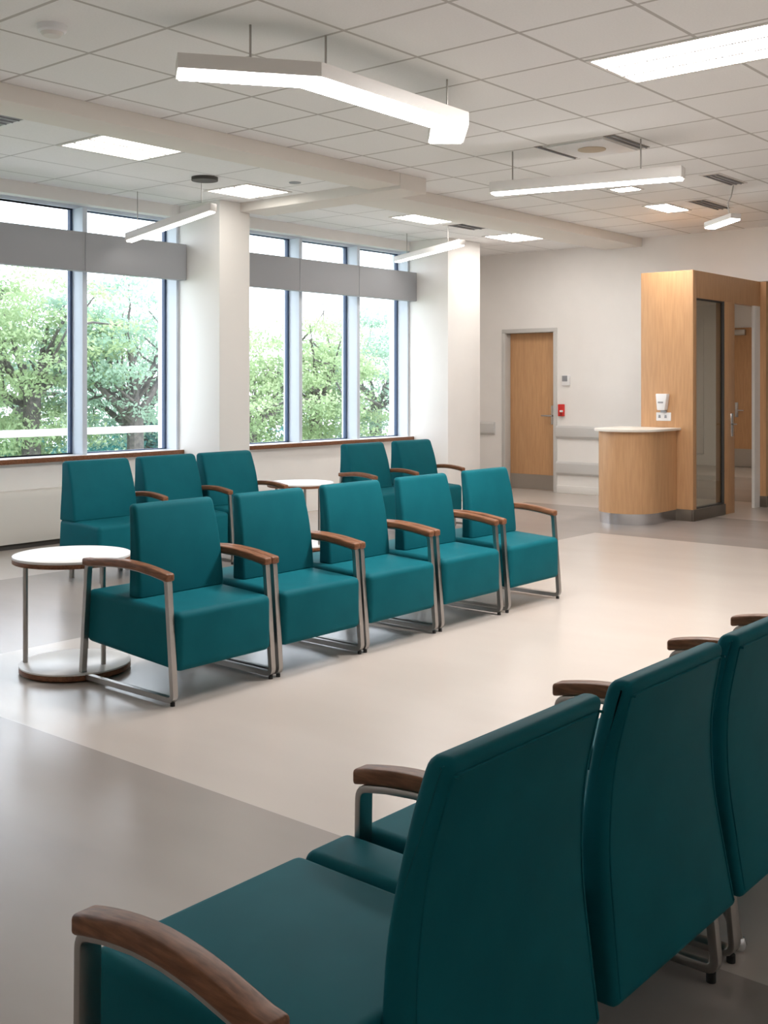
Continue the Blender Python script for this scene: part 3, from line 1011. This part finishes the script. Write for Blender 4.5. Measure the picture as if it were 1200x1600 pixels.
def tree(x, y, fork, height, radius, label, m, nclump=90, per=60, lean=0.0, low=None, size=0.05, limbs=(), hole=(), back=0.0):
    """limbs: lists of (dx, dy, dz, radius) steps from the fork; hole: (dx, z, r) openings in the crown where the limbs show"""
    g = -3.0
    root = thing('tree', (x, y, g), label, 'tree', 'trees outside the windows')
    b = MB()
    b.tube([(x-lean, y, g), (x-lean*0.4, y, (g+fork)/2), (x, y, fork)], [0.24, 0.2, 0.17], 10)
    tips = []
    for limb in limbs:
        p = Vector((x, y, fork-0.1))
        pts, rr = [p], [limb[0][3]*1.3]
        for dx, dy, dz, r in limb:
            p = p+Vector((dx, dy, dz))
            pts.append(p.copy())
            rr.append(r)
            q = p+Vector((rng.normal()*0.3, rng.normal()*0.2, 0.4))
            b.tube([p, (p+q)/2+Vector((rng.normal()*0.06, 0, 0)), q], [r*0.6, r*0.4, 0.012], 6)
        b.tube(pts, rr, 8)
        tips.append(p)
    nb = 7
    for k in range(nb):
        a = 2*PI*k/nb+rng.uniform(-0.3, 0.3)
        el = rng.uniform(0.5, 1.15)
        L = rng.uniform(0.7, 1.0)*radius
        p = Vector((x, y+back*0.5, fork-rng.uniform(0, 0.3)))
        pts = [Vector((x, y, fork-0.2)), p]
        rr = [0.08, 0.08]
        dv = Vector((math.cos(a)*math.cos(el), math.sin(a)*math.cos(el), math.sin(el)))
        for s in range(4):
            p = p+dv*L/4+Vector(rng.normal(size=3)*0.08)
            dv = (dv+Vector((0, 0, -0.05))+Vector(rng.normal(size=3)*0.16)).normalized()
            pts.append(p.copy())
            rr.append(0.08*(1-(s+1)/5))
            q = p+Vector(rng.normal(size=3)*0.5)+dv*0.5
            b.tube([p, (p+q)/2+Vector(rng.normal(size=3)*0.06), q], [0.03, 0.022, 0.01], 6)
            tips.append(q)
        b.tube(pts, rr, 8)
    b.build('trunk', M['bark'], root)
    lo = fork-1.0 if low is None else low
    cs = []
    while len(cs) < nclump:
        v = rng.normal(size=3)
        v /= np.linalg.norm(v)
        r = radius*rng.uniform(0.2, 1.0)**0.5
        c = np.array([x+v[0]*r, y+back+v[1]*r*0.8, (lo+height)/2+v[2]*(height-lo)/2*(r/radius)])
        if any(math.hypot(c[0]-x-hx, c[2]-hz) < hr for hx, hz, hr in hole) and (c[1] < y+0.4 or rng.uniform() < 0.45):
            continue
        cs.append(c)
    cs += [np.array(p) for p in tips if p.z < height-0.2]
    leaves('foliage', cs, per, 0.27, size, m, root, 0.3)
    return root
L1 = [[(-0.12, 0, 0.3, 0.09), (-0.2, 0, 0.45, 0.06), (-0.1, 0.1, 0.5, 0.03)],
      [(0.1, -0.1, 0.35, 0.09), (0.05, 0, 0.5, 0.06), (0.15, 0, 0.6, 0.03)],
      [(0.35, -0.1, 0.25, 0.07), (0.35, 0, 0.35, 0.04), (0.2, 0, 0.4, 0.02)],
      [(-0.5, 0.1, 0.5, 0.07), (-0.4, 0, 0.8, 0.05), (0.3, 0, 0.8, 0.03)]]
L2 = [[(-0.45, -0.1, 0.3, 0.10), (-0.4, 0, 0.3, 0.07), (-0.25, 0, 0.35, 0.04)],
      [(-0.03, 0, 0.6, 0.10), (-0.05, 0, 0.6, 0.07), (-0.15, 0, 0.7, 0.04), (0.1, 0, 0.6, 0.02)],
      [(0.25, -0.1, 0.45, 0.08), (0.35, 0, 0.5, 0.06), (0.1, 0, 0.7, 0.03)],
      [(0.55, -0.1, 0.9, 0.05), (0.2, 0, 0.5, 0.045), (-0.1, 0, 0.6, 0.03)]]
tree(12.75, 20.0, 1.3, 3.85, 2.5, 'broad pale green tree in the first pane of the large window', M['leaf'], 150, 130, 0.12, low=-0.4, limbs=L1, hole=[(0.0, 1.8, 0.6)], back=0.5)
tree(14.85, 19.4, 0.75, 3.9, 2.1, 'airy tree with forked trunk in the second pane of the large window', M['leaf_cool'], 85, 105, 0.0, low=0.0, limbs=L2, hole=[(0.2, 1.6, 0.8), (-0.4, 1.0, 0.5), (0.3, 3.0, 0.5)], back=0.7)
tree(19.2, 20.5, 0.4, 2.85, 2.2, 'low green tree in the first pane of the three pane window', M['leaf'], 110, 110, 0.1, low=-1.2)
tree(21.6, 20.5, 1.0, 3.35, 2.0, 'dense green tree in the middle pane of the three pane window', M['leaf'], 140, 120, 0.1, low=-1.2)
tree(24.4, 20.8, 1.0, 3.75, 2.3, 'bluish green tree in the last pane of the three pane window', M['leaf_cool'], 150, 120, 0.1, low=-1.2)
tree(9.4, 21.5, 1.2, 3.9, 2.3, 'pale tree beyond the edge of the large window', M['leaf'], 70, 80, 0.1, low=-0.6)
tree(16.2, 26.0, 1.0, 3.8, 3.0, 'distant pale tree behind the forked tree', M['leaf_cool'], 60, 80, 0.1, low=-1.0, size=0.07)
tree(18.4, 23.5, 0.8, 3.7, 2.0, 'slender tree seen beside the jamb of the large window', M['leaf_cool'], 80, 90, 0.1, low=-0.8)
def shrub(x, y, label, m, top=0.35, r=1.6):
    root = thing('shrub', (x, y, -3.0), label, 'shrub', 'bushes below the trees')
    b = MB()
    for k in range(5):
        a = 2*PI*k/5
        b.tube([(x, y, -3.0), (x+math.cos(a)*0.5, y+math.sin(a)*0.4, -1.6), (x+math.cos(a)*0.9, y+math.sin(a)*0.7, -0.4)], [0.05, 0.04, 0.015], 6)
    b.build('stems', M['bark'], root)
    cs = []
    for k in range(60):
        v = rng.normal(size=3)
        v /= np.linalg.norm(v)
        cs.append(np.array([x+v[0]*r, y+v[1]*r*0.8, (top-3.0)/2+v[2]*(top+2.6)/2]))
    leaves('foliage', cs, 60, 0.26, 0.08, m, root, 0.7)
shrub(12.4, 22.5, 'blue green bush behind the trunk in the left pane of the large window', M['leaf_blue'], 0.5)
shrub(15.0, 22.5, 'blue green bush between the trunks beyond the large window', M['leaf_blue'], 0.5)
shrub(17.6, 23.0, 'blue green bush hidden behind the near column', M['leaf_blue'], 0.5)
shrub(20.6, 23.5, 'blue green bush below the three pane window trees, left one', M['leaf_blue'], 0.4)
shrub(24.0, 24.0, 'blue green bush below the three pane window trees, right one', M['leaf_blue'], 0.4)
